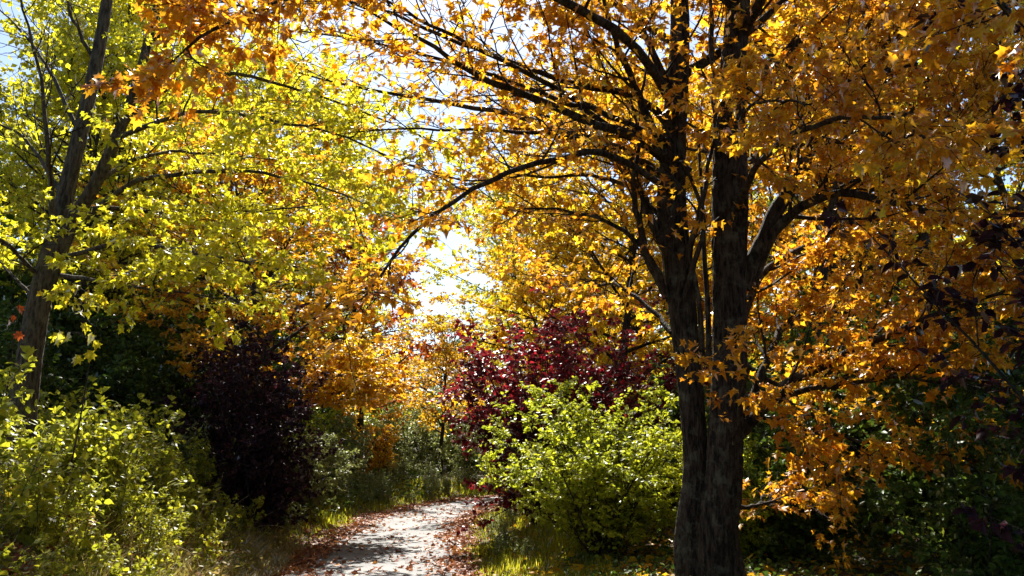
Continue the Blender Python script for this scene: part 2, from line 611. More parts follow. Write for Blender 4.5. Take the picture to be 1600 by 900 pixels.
def road_mat():
    m, t, N, L = new_mat('worn_lane_surface')
    tc = N('ShaderNodeTexCoord')
    n1 = N('ShaderNodeTexNoise')
    n1.inputs['Scale'].default_value = 0.9
    n1.inputs['Detail'].default_value = 7
    n1.inputs['Roughness'].default_value = 0.6
    L(tc.outputs['Object'], n1.inputs['Vector'])
    c = N('ShaderNodeValToRGB')
    ramp(c, [(0.3, (0.075, 0.075, 0.075)), (0.5, (0.135, 0.133, 0.132)), (0.7, (0.21, 0.205, 0.20))])
    L(n1.outputs['Fac'], c.inputs[0])
    vo = N('ShaderNodeTexVoronoi')
    vo.inputs['Scale'].default_value = 45
    L(tc.outputs['Object'], vo.inputs['Vector'])
    mr = N('ShaderNodeMapRange')
    mr.inputs['To Min'].default_value = 0.62
    mr.inputs['To Max'].default_value = 1.25
    L(vo.outputs['Color'], mr.inputs['Value'])
    mu = N('ShaderNodeVectorMath')
    mu.operation = 'MULTIPLY'
    L(c.outputs[0], mu.inputs[0])
    L(mr.outputs[0], mu.inputs[1])
    n2 = N('ShaderNodeTexNoise')
    n2.inputs['Scale'].default_value = 5
    n2.inputs['Detail'].default_value = 8
    L(tc.outputs['Object'], n2.inputs['Vector'])
    ad = N('ShaderNodeMath')
    ad.operation = 'MULTIPLY_ADD'
    ad.inputs[1].default_value = 0.25
    L(vo.outputs['Distance'], ad.inputs[0])
    L(n2.outputs['Fac'], ad.inputs[2])
    b = N('ShaderNodeBump')
    b.inputs['Strength'].default_value = 0.7
    b.inputs['Distance'].default_value = 0.03
    L(ad.outputs[0], b.inputs['Height'])
    p = N('ShaderNodeBsdfPrincipled')
    p.inputs['Roughness'].default_value = 0.75
    L(mu.outputs[0], p.inputs['Base Color'])
    L(b.outputs[0], p.inputs['Normal'])
    o = N('ShaderNodeOutputMaterial')
    L(p.outputs[0], o.inputs[0])
    return m


g = link_mesh('ground', mesh_np('ground', np.stack([GX, GY, GZ], -1).reshape(-1, 3), gf), soil_mat())
tag(g, 'leaf-littered woodland ground rising in a bank beside the lane', 'ground', kind='structure')

rt = unit(np.gradient(ROAD, axis=0))
rn = np.stack([rt[:, 1], -rt[:, 0]], 1)
cols = np.linspace(-1, 1, 13)
edge = 1 + 0.05 * np.sin(np.arange(len(ROAD)) * 0.9) + 0.04 * rng.normal(0, 1, len(ROAD))
rv = []
for k, c in enumerate(cols):
    w = c * ROAD_W * (edge if abs(c) == 1 else 1)
    xy = ROAD + rn * np.reshape(w * np.ones(len(ROAD)), (-1, 1))
    z = 0.015 - 0.015 * abs(c) ** 3 + 0.012 * np.exp(-((abs(c) - 0.0) / 0.25) ** 2) + 0.006 * bumps(xy[:, 0] * 2, xy[:, 1] * 2)
    rv.append(np.column_stack([xy, z + 0.006]))
rv = np.stack(rv, 1)
ri = np.arange(rv.shape[0] * rv.shape[1]).reshape(rv.shape[:2])
rf = np.stack([ri[:-1, :-1], ri[:-1, 1:], ri[1:, 1:], ri[1:, :-1]], -1).reshape(-1, 4)
ro = link_mesh('road', mesh_np('road', rv.reshape(-1, 3), rf), road_mat())
tag(ro, 'narrow grey gravel lane curving away between the trees', 'road', kind='structure')


# ------------------------------------------------------------------ finishing a plant
def finish(root, G, leafmat, barkmat, shape, lite=False, single=0, singlemat=None, twig_sides=3, crown='crown', org=None, limb_name='branch', limb_sides=9, coarse=False):
    """limbs become parts, twigs one part, leaves one crown; the nearest leaves in view become parts of their own"""
    org = np.zeros(3) if org is None else np.asarray(org, float)
    limb_objs = []
    LI = np.concatenate(G.I)
    for p, r in G.limbs:
        v, f = tube(p - org, r, limb_sides, 0.05, len(p))
        limb_objs.append(link_mesh(limb_name, mesh_np(limb_name, v, f), barkmat, root))
    if G.twigs:
        if coarse:
            G.twigs = [(p[::2], r[::2]) for p, r in G.twigs]
        tw = link_mesh('twigs', tubes_mesh('twigs', [(p - org, r) for p, r in G.twigs], twig_sides), M['twig'], root)
        tw['kind'] = 'stuff'
    P, T, N_, S = G.arrays()
    keep = np.ones(len(P), bool)
    if single:
        x, y, d = project(P)
        ok = (d > 1.5) & (x > 0) & (x < 1600) & (y > 0) & (y < 900)
        sc = np.where(ok, S / np.maximum(d, 0.1), 0)
        pick = np.argsort(-sc)[:single]
        keep[pick] = False
        v, f = leaf_template('maple' if shape == 'maple5' else shape, curl=0.55, fold=0.4)
        protos = []
        for q in range(3):
            v2 = v.copy()
            v2[:, 2] *= (0.5, 1.0, 1.7)[q]
            v2[:, 0] *= (0.9, 1.0, 1.12)[q]
            st = np.array([[-0.012, -0.45, 0.05], [0.012, -0.45, 0.05], [0.0, 0.02, 0.0]])
            v3 = np.vstack([v2, st])
            f3 = np.vstack([f, [[len(v2), len(v2) + 1, len(v2) + 2]]])
            me = mesh_np('leaf', v3, f3, smooth=False)
            me.materials.append(singlemat)
            protos.append(me)
        tt = unit(T[pick])
        nn = unit(N_[pick] - (N_[pick] * tt).sum(1, keepdims=True) * tt)
        sx = np.cross(tt, nn)
        for k in range(len(pick)):
            o = bpy.data.objects.new('leaf', protos[k % 3])
            COL.objects.link(o)
            o.parent = limb_objs[LI[pick[k]]]
            s = S[pick[k]]
            mt = Matrix((
                (sx[k, 0] * s, tt[k, 0] * s, nn[k, 0] * s, P[pick[k], 0] - org[0]),
                (sx[k, 1] * s, tt[k, 1] * s, nn[k, 1] * s, P[pick[k], 1] - org[1]),
                (sx[k, 2] * s, tt[k, 2] * s, nn[k, 2] * s, P[pick[k], 2] - org[2]),
                (0, 0, 0, 1)))
            o.matrix_local = mt
    c = link_mesh(crown, leaves_mesh(crown, P[keep] - org, T[keep], N_[keep], S[keep], shape, lite), leafmat, root)
    c['kind'] = 'stuff'
    return c


def copy_tree(o, parent=None):
    c = o.copy()
    COL.objects.link(c)
    c.parent = parent
    for ch in list(o.children):
        copy_tree(ch, c)
    return c


# ------------------------------------------------------------------ the big two-stemmed maple by the lane
def big_maple():
    reseed(101)
    base = at(1112, 905, 8.0)
    base[2] = gz(base[0], base[1])
    root = empty('maple_tree', base)
    tag(root, 'large two-stemmed maple with dark bark and orange leaves beside the lane', 'tree')
    G = Growth()

    def pl(*pts):
        return [at(*p) for p in pts]

    # two main stems, flaring into one root crown
    b0 = base - V(0, 0, 0.25)
    s1 = spline([b0 + V(-0.13, 0, 0), at(1078, 850, 8.0), at(1086, 760, 8.0), at(1086, 690, 8.0), at(1074, 560, 8.02), at(1062, 440, 8.05), at(1050, 330, 8.1), at(1052, 230, 8.15), at(1060, 110, 8.2), at(1062, 0, 8.3), at(1050, -170, 8.5), at(1020, -420, 8.8), at(1010, -650, 9.0)], 280)
    r1 = np.interp(np.linspace(0, 12, 280), [0, 1, 2, 3, 4, 5, 6, 7, 8, 9, 10, 11, 12], [0.19, 0.14, 0.118, 0.112, 0.118, 0.14, 0.145, 0.13, 0.11, 0.095, 0.075, 0.05, 0.02])
    s2 = spline([b0 + V(0.16, -0.05, 0), at(1122, 850, 7.88), at(1130, 760, 7.86), at(1133, 690, 7.86), at(1140, 560, 7.9), at(1140, 440, 7.92), at(1141, 300, 7.95), at(1141, 180, 8.0), at(1150, 60, 8.0), at(1158, -60, 8.05), at(1165, -260, 8.1), at(1185, -520, 8.2), at(1180, -760, 8.4)], 280)
    r2 = np.interp(np.linspace(0, 12, 280), [0, 1, 2, 3, 4, 5, 6, 7, 8, 9, 10, 11, 12], [0.24, 0.185, 0.168, 0.162, 0.16, 0.16, 0.18, 0.15, 0.13, 0.11, 0.085, 0.055, 0.02])
    for p, r, sd in ((s1, r1, 3), (s2, r2, 8)):
        v, f = tube(p - base, r, 72, 0.05, sd, ridges=0.02)
        link_mesh('trunk', mesh_np('trunk', v, f), M['bark'], root)

    limbs = [
        # (control points, base radius, branches, branch length, twigs, leaves per twig)
        (pl((1075, 270, 8.1), (1010, 222, 7.9), (930, 202, 7.6), (840, 165, 7.3), (740, 125, 7.0), (640, 70, 6.7), (540, 20, 6.4)), 0.062, 13, 1.2, 7, 4),
        (pl((1060, 300, 8.1), (980, 235, 8.3), (890, 205, 8.6), (790, 175, 8.9), (680, 160, 9.2), (560, 140, 9.4), (450, 110, 9.6)), 0.055, 12, 1.2, 6, 3.5),
        (pl((1055, 210, 8.1), (1000, 150, 8.0), (930, 142, 7.8), (830, 112, 7.6), (720, 80, 7.4), (600, 30, 7.1), (480, 5, 6.9)), 0.045, 12, 1.1, 6, 3.5),
        (pl((1052, 250, 8.1), (1012, 180, 7.8), (985, 110, 7.5), (958, 50, 7.2), (920, -40, 6.9), (880, -140, 6.6)), 0.05, 12, 1.1, 6, 5),
        (pl((1060, 200, 8.2), (1035, 120, 8.1), (1008, 50, 8.0), (975, -40, 8.0), (935, -180, 8.0)), 0.052, 11, 1.1, 6, 5),
        (pl((1048, 400, 8.0), (1012, 340, 8.1), (985, 280, 8.4), (930, 230, 8.8), (860, 190, 9.3), (780, 170, 9.8)), 0.06, 12, 1.15, 6, 4),
        (pl((1050, 300, 8.0), (950, 240, 7.4), (860, 252, 7.0), (777, 274, 6.7), (690, 325, 6.5), (620, 400, 6.3), (556, 480, 6.1)), 0.036, 12, 0.75, 6, 4),
        (pl((1045, 470, 8.0), (1015, 400, 7.7), (960, 350, 7.5), (880, 330, 7.5), (790, 330, 7.6)), 0.03, 8, 0.8, 5, 3),
        (pl((1055, 265, 8.1), (960, 195, 7.9), (860, 152, 7.7), (740, 108, 7.5), (620, 72, 7.4), (490, 52, 7.3)), 0.036, 9, 1.1, 5, 1.6),
        (pl((1050, 225, 8.1), (920, 165, 7.5), (780, 100, 7.0), (660, 45, 6.6), (560, -10, 6.3)), 0.034, 9, 1.1, 5, 1.8),
        (pl((1045, 280, 8.1), (940, 225, 8.2), (820, 205, 8.3), (690, 198, 8.4), (560, 205, 8.5)), 0.032, 9, 1.0, 5, 1.6),
        (pl((1045, 350, 8.1), (985, 300, 8.3), (900, 285, 8.5), (800, 290, 8.7), (700, 310, 8.9)), 0.028, 8, 0.9, 5, 2),
        (pl((1128, 290, 7.95), (1116, 170, 7.85), (1103, 60, 7.8), (1096, -80, 7.75)), 0.052, 8, 0.9, 5, 3),
        (pl((1060, 470, 7.95), (1078, 380, 7.85), (1098, 290, 7.8), (1112, 200, 7.75), (1125, 90, 7.6)), 0.04, 7, 0.7, 5, 2),
        (pl((1040, 460, 8.0), (1005, 380, 7.95), (990, 300, 7.9), (1000, 210, 7.85), (985, 120, 7.8)), 0.045, 8, 0.8, 5, 2.5),
        # right-hand side of the crown
        (pl((1160, 450, 7.95), (1190, 375, 7.9), (1225, 300, 7.8), (1270, 215, 7.6), (1305, 130, 7.4), (1350, 55, 7.2), (1395, -50, 7.0)), 0.085, 13, 1.2, 7, 8),
        (pl((1175, 440, 8.0), (1215, 355, 7.8), (1290, 303, 7.4), (1360, 305, 7.1), (1440, 330, 6.8), (1520, 360, 6.5), (1620, 392, 6.2)), 0.062, 13, 1.0, 7, 8),
        (pl((1155, 270, 8.0), (1200, 235, 8.2), (1270, 222, 8.5), (1350, 230, 8.8), (1450, 238, 9.0), (1580, 230, 9.2)), 0.055, 12, 1.1, 7, 9),
        (pl((1155, 150, 8.0), (1220, 85, 8.2), (1300, 35, 8.4), (1400, 10, 8.7), (1520, -10, 8.9)), 0.06, 12, 1.2, 7, 9),
        (pl((1155, 680, 7.9), (1205, 625, 7.7), (1262, 580, 7.4), (1340, 543, 7.1), (1420, 505, 6.8), (1500, 472, 6.5), (1640, 415, 6.2)), 0.062, 13, 0.9, 6, 7),
        (pl((1155, 670, 8.0), (1195, 580, 8.1), (1225, 520, 8.3), (1290, 490, 8.6), (1370, 500, 8.9), (1450, 505, 9.2)), 0.045, 11, 1.0, 7, 9),
        (pl((1155, 675, 7.9), (1235, 612, 7.7), (1320, 598, 7.4), (1400, 590, 7.1), (1480, 600, 6.9)), 0.038, 9, 0.8, 6, 7),
        (pl((1150, 790, 7.9), (1195, 800, 8.1), (1240, 795, 8.4), (1300, 790, 8.7)), 0.022, 6, 0.7, 5, 6),
        (pl((1150, 520, 8.0), (1190, 440, 8.5), (1260, 390, 9.0), (1350, 380, 9.5), (1450, 400, 9.8)), 0.05, 11, 1.1, 7, 9),
        # towards the camera, overhead
        (pl((1060, 180, 8.1), (980, 60, 7.0), (800, -40, 6.2), (640, -60, 5.6), (500, -40, 5.2), (380, 5, 4.9), (290, 45, 4.7)), 0.05, 12, 0.75, 7, 9),
        (pl((1158, 60, 8.0), (1260, -120, 6.6), (1380, -120, 5.2), (1490, -50, 4.3), (1590, 40, 3.7)), 0.055, 11, 0.75, 7, 8),
        (pl((1150, 330, 7.8), (1190, 250, 6.8), (1260, 210, 6.0), (1350, 200, 5.3), (1440, 240, 4.8)), 0.035, 9, 0.65, 6, 6),
        (pl((1140, 230, 7.8), (1165, 180, 7.0), (1200, 165, 6.2), (1260, 175, 5.6)), 0.02, 6, 0.5, 5, 6),
        (pl((1145, 700, 7.7), (1150, 640, 7.2), (1165, 590, 6.7), (1130, 580, 6.3)), 0.012, 4, 0.32, 4, 4),
        (pl((1155, 640, 7.9), (1240, 668, 7.6), (1340, 690, 7.2), (1450, 720, 6.8)), 0.024, 8, 0.7, 6, 7),
        (pl((1150, 560, 8.0), (1210, 600, 8.6), (1300, 640, 9.2), (1400, 660, 9.8), (1520, 650, 10.2)), 0.03, 9, 0.9, 6, 9),
        (pl((1050, 520, 8.05), (1000, 470, 8.6), (940, 450, 9.1), (880, 455, 9.6)), 0.03, 8, 0.9, 6, 4),
    ]
    for cp, r, nb, bl, ntw, nl in limbs:
        p = spline(cp, 22)
        p[3:] += np.cumsum(rng.normal(0, 0.012, (19, 3)), 0)
        G.limbs.append((p, np.linspace(r, 0.008, 22)))
        G.dress(p, r, int(nb * 1.35), bl, ntw + 1, 0.38, nl * 1.85, 0.075, flat=0.26, t0=0.2, droop=0.6, petiole=0.055)
    for s, r in ((s1, r1), (s2, r2)):
        for k in range(9):
            t = 0.66 + 0.33 * k / 8
            i = int(t * 279)
            a = k * 2.4 + (0 if s is s1 else 1.1)
            d = V(math.cos(a), math.sin(a), 0.55 + 0.05 * k)
            L = 2.3 * (1.2 - t) / 0.5 + 0.7
            p = poly(s[i], d, L, 12, 0.07, 0.25)
            rr = r[i] * 0.5
            G.limbs.append((p, np.linspace(rr, 0.008, 13)))
            G.dress(p, rr, 9, 1.2, 5, 0.45, 7, 0.125, t0=0.2)
    # fine bare suckers between the stems
    for cp in (((1098, 560, 7.95), (1092, 470, 7.85), (1078, 400, 7.85), (1066, 330, 7.9)), ((1108, 570, 7.9), (1106, 480, 7.85), (1100, 390, 7.9), (1098, 320, 8.0), (1090, 200, 8.1)), ((1068, 470, 7.9), (1085, 410, 7.8), (1100, 350, 7.8), (1080, 280, 7.9), (1030, 180, 7.9))):
        p = spline(pl(*cp), 16)
        G.limbs.append((p, np.linspace(0.03, 0.016, 16)))
    finish(root, G, M['orange'], M['bark'], 'maple5', lite=True, single=300, singlemat=M['orange_one'], org=base)
    return root


big_maple()


# ------------------------------------------------------------------ leaning forked maple on the bank
def bank_maple():
    reseed(102)
    base = at(30, 690, 9.6)
    base[2] = gz(base[0], base[1])
    root = empty('maple_tree', base)
    tag(root, 'leaning forked maple with grey trunk and yellow-green leaves on the weedy bank', 'tree')
    G = Growth()

    def pl(*pts):
        return [at(*p) for p in pts]

    s1 = spline([base - V(0, 0, 0.3), at(42, 590, 9.6), at(62, 470, 9.6), at(88, 370, 9.6), at(108, 280, 9.65), at(132, 180, 9.7), at(156, 70, 9.8), at(172, -40, 9.9), at(190, -220, 10), at(215, -420, 10.2)], 150)
    r1 = np.interp(np.linspace(0, 9, 150), range(10), [0.19, 0.14, 0.128, 0.12, 0.095, 0.085, 0.075, 0.062, 0.045, 0.015])
    s2 = spline([at(70, 450, 9.6), at(112, 350, 9.5), at(150, 285, 9.4), at(188, 200, 9.3), at(214, 130, 9.2), at(240, 30, 9.1), at(270, -90, 9.0), at(300, -260, 8.9)], 100)
    r2 = np.interp(np.linspace(0, 7, 100), range(8), [0.10, 0.085, 0.072, 0.064, 0.055, 0.047, 0.036, 0.012])
    for p, r, sd in ((s1, r1, 5), (s2, r2, 6)):
        v, f = tube(p - base, r, 44, 0.05, sd, ridges=0.02)
        link_mesh('trunk', mesh_np('trunk', v, f), M['bark_grey'], root)
    limbs = [
        (pl((130, 345, 9.5), (200, 290, 9.3), (290, 265, 9.1), (380, 262, 8.9), (480, 280, 8.7), (590, 320, 8.5)), 0.036, 11, 1.05, 6, 7),
        (pl((120, 330, 9.5), (190, 322, 9.6), (290, 330, 9.8), (390, 330, 9.9), (500, 318, 10)), 0.034, 11, 1.0, 6, 8),
        (pl((105, 400, 9.5), (180, 385, 8.7), (260, 400, 8.2), (340, 415, 7.9), (420, 420, 7.7)), 0.03, 10, 0.9, 6, 8),
        (pl((95, 430, 9.6), (160, 440, 8.8), (230, 450, 8.3), (320, 465, 8.0)), 0.026, 8, 0.8, 6, 8),
        (pl((200, 190, 9.3), (270, 130, 9.4), (360, 110, 9.6), (450, 130, 9.8), (560, 160, 10), (700, 215, 10.2)), 0.036, 14, 1.1, 6, 6),
        (pl((185, 215, 9.3), (250, 190, 9.0), (330, 175, 8.8), (430, 190, 8.6), (530, 215, 8.5), (650, 262, 8.4)), 0.032, 13, 1.0, 6, 6),
        (pl((230, 70, 9.1), (300, 20, 9.2), (390, 30, 9.4), (470, 60, 9.6)), 0.03, 9, 1.0, 5, 2),
        (pl((88, 380, 9.6), (78, 300, 9.3), (75, 220, 9.1), (60, 130, 8.9), (35, 30, 8.7), (20, -60, 8.6)), 0.04, 10, 1.0, 5, 0.5),
        (pl((100, 310, 9.6), (60, 245, 9.8), (20, 200, 10), (-60, 160, 10.2)), 0.032, 9, 1.0, 6, 4),
        (pl((125, 210, 9.7), (80, 120, 9.9), (40, 60, 10.1), (-20, -10, 10.3)), 0.03, 8, 1.0, 5, 0.5),
        (pl((70, 440, 9.6), (30, 400, 9.3), (-10, 365, 9.0), (-80, 340, 8.8)), 0.03, 8, 0.8, 5, 6),
        (pl((60, 480, 9.6), (10, 420, 9.9), (-60, 390, 10.2)), 0.026, 7, 0.8, 5, 7),
        (pl((150, 100, 9.8), (110, 20, 9.6), (90, -60, 9.5)), 0.03, 8, 0.9, 5, 0.5),
        (pl((150, 285, 9.4), (230, 240, 10), (330, 235, 10.6), (430, 245, 11)), 0.032, 10, 1.1, 6, 8),
    ]
    for cp, r, nb, bl, ntw, nl in limbs:
        p = spline(cp, 18)
        p[3:] += np.cumsum(rng.normal(0, 0.012, (15, 3)), 0)
        G.limbs.append((p, np.linspace(r, 0.007, 18)))
        G.dress(p, r, int(nb * 1.3), bl, ntw, 0.42, nl * 2.3, 0.074, flat=0.16, t0=0.2, droop=0.5)
    for s, r in ((s1, r1), (s2, r2)):
        for k in range(3):
            i = int((0.76 + 0.05 * k) * (len(s) - 1))
            a = k * 2.4
            p = poly(s[i], V(math.cos(a), math.sin(a), 0.6), 2.0 - 0.25 * k, 10, 0.08, 0.2)
            G.limbs.append((p, np.linspace(r[i] * 0.5, 0.007, 11)))
            G.dress(p, r[i] * 0.5, 7, 0.9, 5, 0.4, 3, 0.095)
    finish(root, G, M['lime'], M['bark_grey'], 'maple_mid', lite=True, single=150, singlemat=M['lime_one'], org=base)


bank_maple()


# ------------------------------------------------------------------ generic trees built once, copied where needed
def make_tree(name, h, rad, cb, leafmat, bark, nlimb, nb, ntw, nl, ls, shape='kite', lite=True, trunk_r=None, lean=0.05, layered=0.25, bl=None, extra=()):
    reseed(int(h * 100 + rad * 10 + nl))
    root = empty(name)
    G = Growth()
    tr = trunk_r or h * 0.014
    tp = poly(V(0, 0, -0.3), V(rng.normal(0, lean), rng.normal(0, lean), 1), h + 0.3, 18, 0.035, 0.1)
    trr = np.linspace(1, 0.06, 19) ** 0.9 * tr
    trr[0] *= 1.5
    trr[1] *= 1.12
    v, f = tube(tp, trr, 12, 0.05, 4)
    link_mesh('trunk', mesh_np('trunk', v, f), bark, root)
    for k in range(nlimb):
        q = (k + 0.5) / nlimb
        hh = cb + (h * 0.97 - cb) * q
        i = min(int((hh + 0.3) / (h + 0.3) * 18), 17)
        g_ = (hh + 0.3) / (h + 0.3) * 18 - i
        p0 = tp[i] * (1 - g_) + tp[i + 1] * g_
        prof = math.sin(math.pi * (0.18 + 0.80 * q)) ** 0.7
        a = k * 2.399 + rng.uniform(-0.4, 0.4)
        up = 0.25 + 0.75 * q
        L = max(0.5, rad * prof * rng.uniform(0.8, 1.15))
        p = poly(p0, V(math.cos(a), math.sin(a), up), L * 1.1, 10, 0.08, 0.15)
        rr = max(0.012, tr * (1 - q * 0.75) * 0.42)
        G.limbs.append((p, np.linspace(rr, 0.008, 11)))
        G.dress(p, rr, nb, (bl or rad * 0.42), ntw, rad * 0.16, nl, ls, flat=layered, t0=0.12, petiole=0.06, tw_r=0.006)
    for z0, d, L in extra:
        i = int((z0 + 0.3) / (h + 0.3) * 18)
        p = poly(tp[i], V(*d), L, 10, 0.05, 0.0)
        G.limbs.append((p, np.linspace(0.035, 0.008, 11)))
        G.dress(p, 0.035, 15, 0.75, 6, 0.45, 15, ls, flat=0.12, t0=0.35, petiole=0.05, tw_r=0.005)
    # limbs of background trees are one part
    ws = [(p, r) for p, r in G.limbs]
    G.limbs = []
    o = link_mesh('branches', tubes_mesh('branches', ws, 6, 0.04), bark, root)
    o['kind'] = 'stuff'
    finish(root, G, leafmat, bark, shape, lite=lite, twig_sides=3, coarse=True)
    return root


PLACED = []


def place(root, x, y, label, cat='tree', group=None, rot=0.0, s=1.0, sz=None, mat=None, first=[None]):
    o = root
    if root.get('used'):
        o = copy_tree(root)
    root['used'] = 1
    o.location = (x, y, gz(x, y))
    o.rotation_euler = (0, 0, rot)
    o.scale = (s, s, sz or s)
    if 'group' in o: del o['group']
    tag(o, label, cat, group)
    for ch in (o.children if mat is None else ()):
        if ch.material_slots: ch.material_slots[0].link = 'DATA'
    if mat:
        for ch in o.children:
            if ch.name.split('.')[0] in ('crown', 'foliage'):
                ch.material_slots[0].link = 'OBJECT'
                ch.material_slots[0].material = mat
    PLACED.append(o)
    return o


t_amber = make_tree('maple_tree', 9.0, 3.2, 2.4, M['amber'], M['bark_dark'], 24, 10, 6, 14, 0.10, shape='maple_mid', trunk_r=0.14, layered=0.08,
                    extra=[(2.7, (1.0, -0.25, 0.38), 2.5), (2.9, (0.9, -0.75, 0.25), 2.6), (3.2, (0.9, -0.5, 0.35), 2.3)])
t_gold = make_tree('maple_tree', 9.4, 3.3, 2.2, M['gold'], M['bark_dark'], 28, 10, 6, 14, 0.10, shape='maple_mid', trunk_r=0.14, layered=0.12)
t_lime = make_tree('maple_tree', 12.5, 3.3, 4.2, M['lime'], M['bark_dark'], 28, 10, 6, 15, 0.115, shape='kite', trunk_r=0.16, layered=0.2)
t_tall = make_tree('woodland_tree', 15.0, 2.9, 6.0, M['lime'], M['bark_dark'], 22, 8, 6, 8, 0.15, shape='kite', trunk_r=0.17, layered=0.3)
t_small = make_tree('small_tree', 5.4, 1.9, 1.5, M['amber'], M['bark_dark'], 18, 7, 5, 8, 0.11, shape='kite', trunk_r=0.10, layered=0.25)
t_far = make_tree('woodland_tree', 9.0, 3.0, 1.6, M['amber'], M['bark_dark'], 24, 8, 5, 8, 0.19, shape='kite', trunk_r=0.16, layered=0.3)

place(t_amber, -4.5, 16.3, 'amber and gold maple standing behind the dark purple shrub', rot=0.0, s=1.0, sz=0.80)
place(t_gold, 2.2, 18.8, 'bright golden maple rising above the wine-red tree', rot=1.0, s=1.04, sz=0.98)
place(t_gold, 5.9, 14.0, 'orange maple with dense low crown just behind the two-stemmed maple', rot=2.4, s=1.02, sz=1.45, mat=M['orange'])
place(t_gold, 9.6, 16.8, 'orange maple deep in the shaded wood beyond the two-stemmed maple', rot=4.0, s=1.0, sz=1.4, mat=M['orange'])
place(t_gold, 1.25, 22.2, 'smaller golden maple beside the lane just before its bend', rot=3.1, s=0.84)
place(t_gold, 4.0, 25.0, 'tall yellow maple behind the bright golden maple', rot=5.0, s=1.25)
place(t_lime, -9.4, 18.2, 'yellow-green maple with high crown behind the leaning forked maple', rot=0.5, s=0.74)
place(t_lime, -6.8, 32.0, 'yellow-green tree at the lane bend behind the amber shrub', rot=1.2, s=0.88)
place(t_lime, 1.2, 31.5, 'tall yellow-green tree beyond the inside of the bend', rot=4.2, s=0.95)
place(t_lime, -9.0, 26.0, 'tall yellow-green maple behind the amber and gold maple', rot=2.2, s=1.05)
place(t_lime, -13.0, 20.0, 'spreading yellow-green tree deep in the wood above the bank', rot=3.9, s=0.72)
place(t_small, -5.2, 28.8, 'small red-orange maple beyond the amber and gold maple', rot=1.0, s=1.45, mat=M['red'])
place(t_small, -2.62, 31.0, 'small dark-trunked tree with gold and green leaves at the lane bend', rot=2.0, s=0.98)
wood_spots = [(-10.4, 20.5), (-9.9, 22.8), (-9.3, 19.5), (-11.4, 24.5), (-13.0, 27.5), (-15.5, 28), (-12.2, 31), (-10.6, 27.5), (-9.6, 33)]
for k, (x, y) in enumerate(wood_spots):
    place(t_tall, x, y, 'slim dark-trunked woodland tree with high yellow-green crown above the bank', group='slim trees in the wood above the bank', rot=k * 1.7, s=0.85 + 0.05 * (k % 4))
place(t_tall, 4.35, 13.2, 'dark slim trunk with high orange crown close behind the low limbs of the two-stemmed maple', rot=0.7, s=0.9, mat=M['orange'])
place(t_tall, 6.9, 12.4, 'slim trunk with high orange crown among the green shrubs of the shaded wood', rot=2.7, s=0.92, mat=M['orange'])
right_spots = [(7.2, 20.5), (10.5, 23), (13, 18.5), (15.5, 25), (7.8, 27.5), (12.0, 30), (18, 20)]
for k, (x, y) in enumerate(right_spots):
    place(t_tall, x, y, 'slim dark-trunked tree with green-gold crown in the wood behind the two-stemmed maple', group='slim trees in the wood behind the big maple', rot=k * 2.1, s=0.8 + 0.06 * (k % 3), mat=[M['green'], M['amber'], M['lime']][k % 3])
fk = 0
for x, y, s in [(-30, 40, 1.3), (-24, 36, 1.3), (-19, 33, 1.25), (-15, 40, 1.3), (-22, 48, 1.5), (-11, 38, 1.1), (-9.3, 46, 0.95), (-6.2, 44, 0.6), (-3.6, 40, 0.58), (-1.6, 46, 0.75), (0.8, 42, 0.95), (2.5, 36, 0.95), (5, 44, 1.15), (8.5, 38, 1.15), (12, 46, 1.3), (15.5, 38, 1.25), (20, 44, 1.4), (24, 34, 1.3), (27, 42, 1.4), (33, 38, 1.4), (20, 28, 1.1), (-5, 58, 0.8), (2, 60, 1.0)]:
    kind = fk % 4
    nm = ('amber', 'dull green', 'yellow-green', 'golden')[kind]
    place(t_far, x, y, nm + ' tree in the far wood beyond the lane bend', group=nm + ' trees of the far wood', rot=fk * 1.3, s=s, mat=[M['amber'], M['green'], M['lime'], M['gold']][kind])
    fk += 1


for k, (x, y) in enumerate([(-5.2, -3.5), (-6.5, -9), (5.0, -5.5), (7.0, -11), (-9, 0.5), (9, -1), (3.5, -14), (-3.5, -15)]):  # unseen woodland behind the camera, added to darken camera-facing leaves and bark
    place(t_far, x, y, 'broad leafy unseen tree added along the lane away from its bend', group='unseen trees added along the lane away from the bend', rot=k * 1.7, s=1.15, mat=M['green'])


# ------------------------------------------------------------------ shrubs
def make_shrub(name, h, rad, nst, leafmat, bark, nb, ntw, nl, ls, shape='kite', lite=True, trunk=False, flat=0.5, tl=0.3, rstem=0.014, spread=0.6, open_=1.0):
    reseed(int(h * 100 + rad * 10 + nst))
    root = empty(name)
    G = Growth()
    base_r = 0.12
    for k in range(nst):
        a = k * 2.399
        q = math.sqrt((k + 0.5) / nst)
        d = V(math.cos(a) * q * rad * open_, math.sin(a) * q * rad * open_, h * (1 - 0.45 * q * q))
        L = np.linalg.norm(d) * rng.choice([0.62, 0.8, 0.92, 1.0, 1.12, 1.25])
        p0 = V(math.cos(a) * base_r * q, math.sin(a) * base_r * q, -0.08)
        d0 = d * V(0.7, 0.7, 1.15)
        p = poly(p0, d0, L, 12, 0.06, -0.25 * q)
        G.limbs.append((p, np.linspace(rstem, 0.004, 13)))
        G.dress(p, rstem, nb, rad * 0.42, ntw, tl, nl, ls, flat=flat, t0=0.12, droop=0.25, petiole=0.02, tw_r=0.003, spread=spread)
    ws = G.limbs
    G.limbs = []
    o = link_mesh('stems', tubes_mesh('stems', ws, 6, 0.04), bark, root)
    o['kind'] = 'stuff'
    finish(root, G, leafmat, bark, shape, lite=lite, twig_sides=3, crown='foliage', coarse=True)
    return root


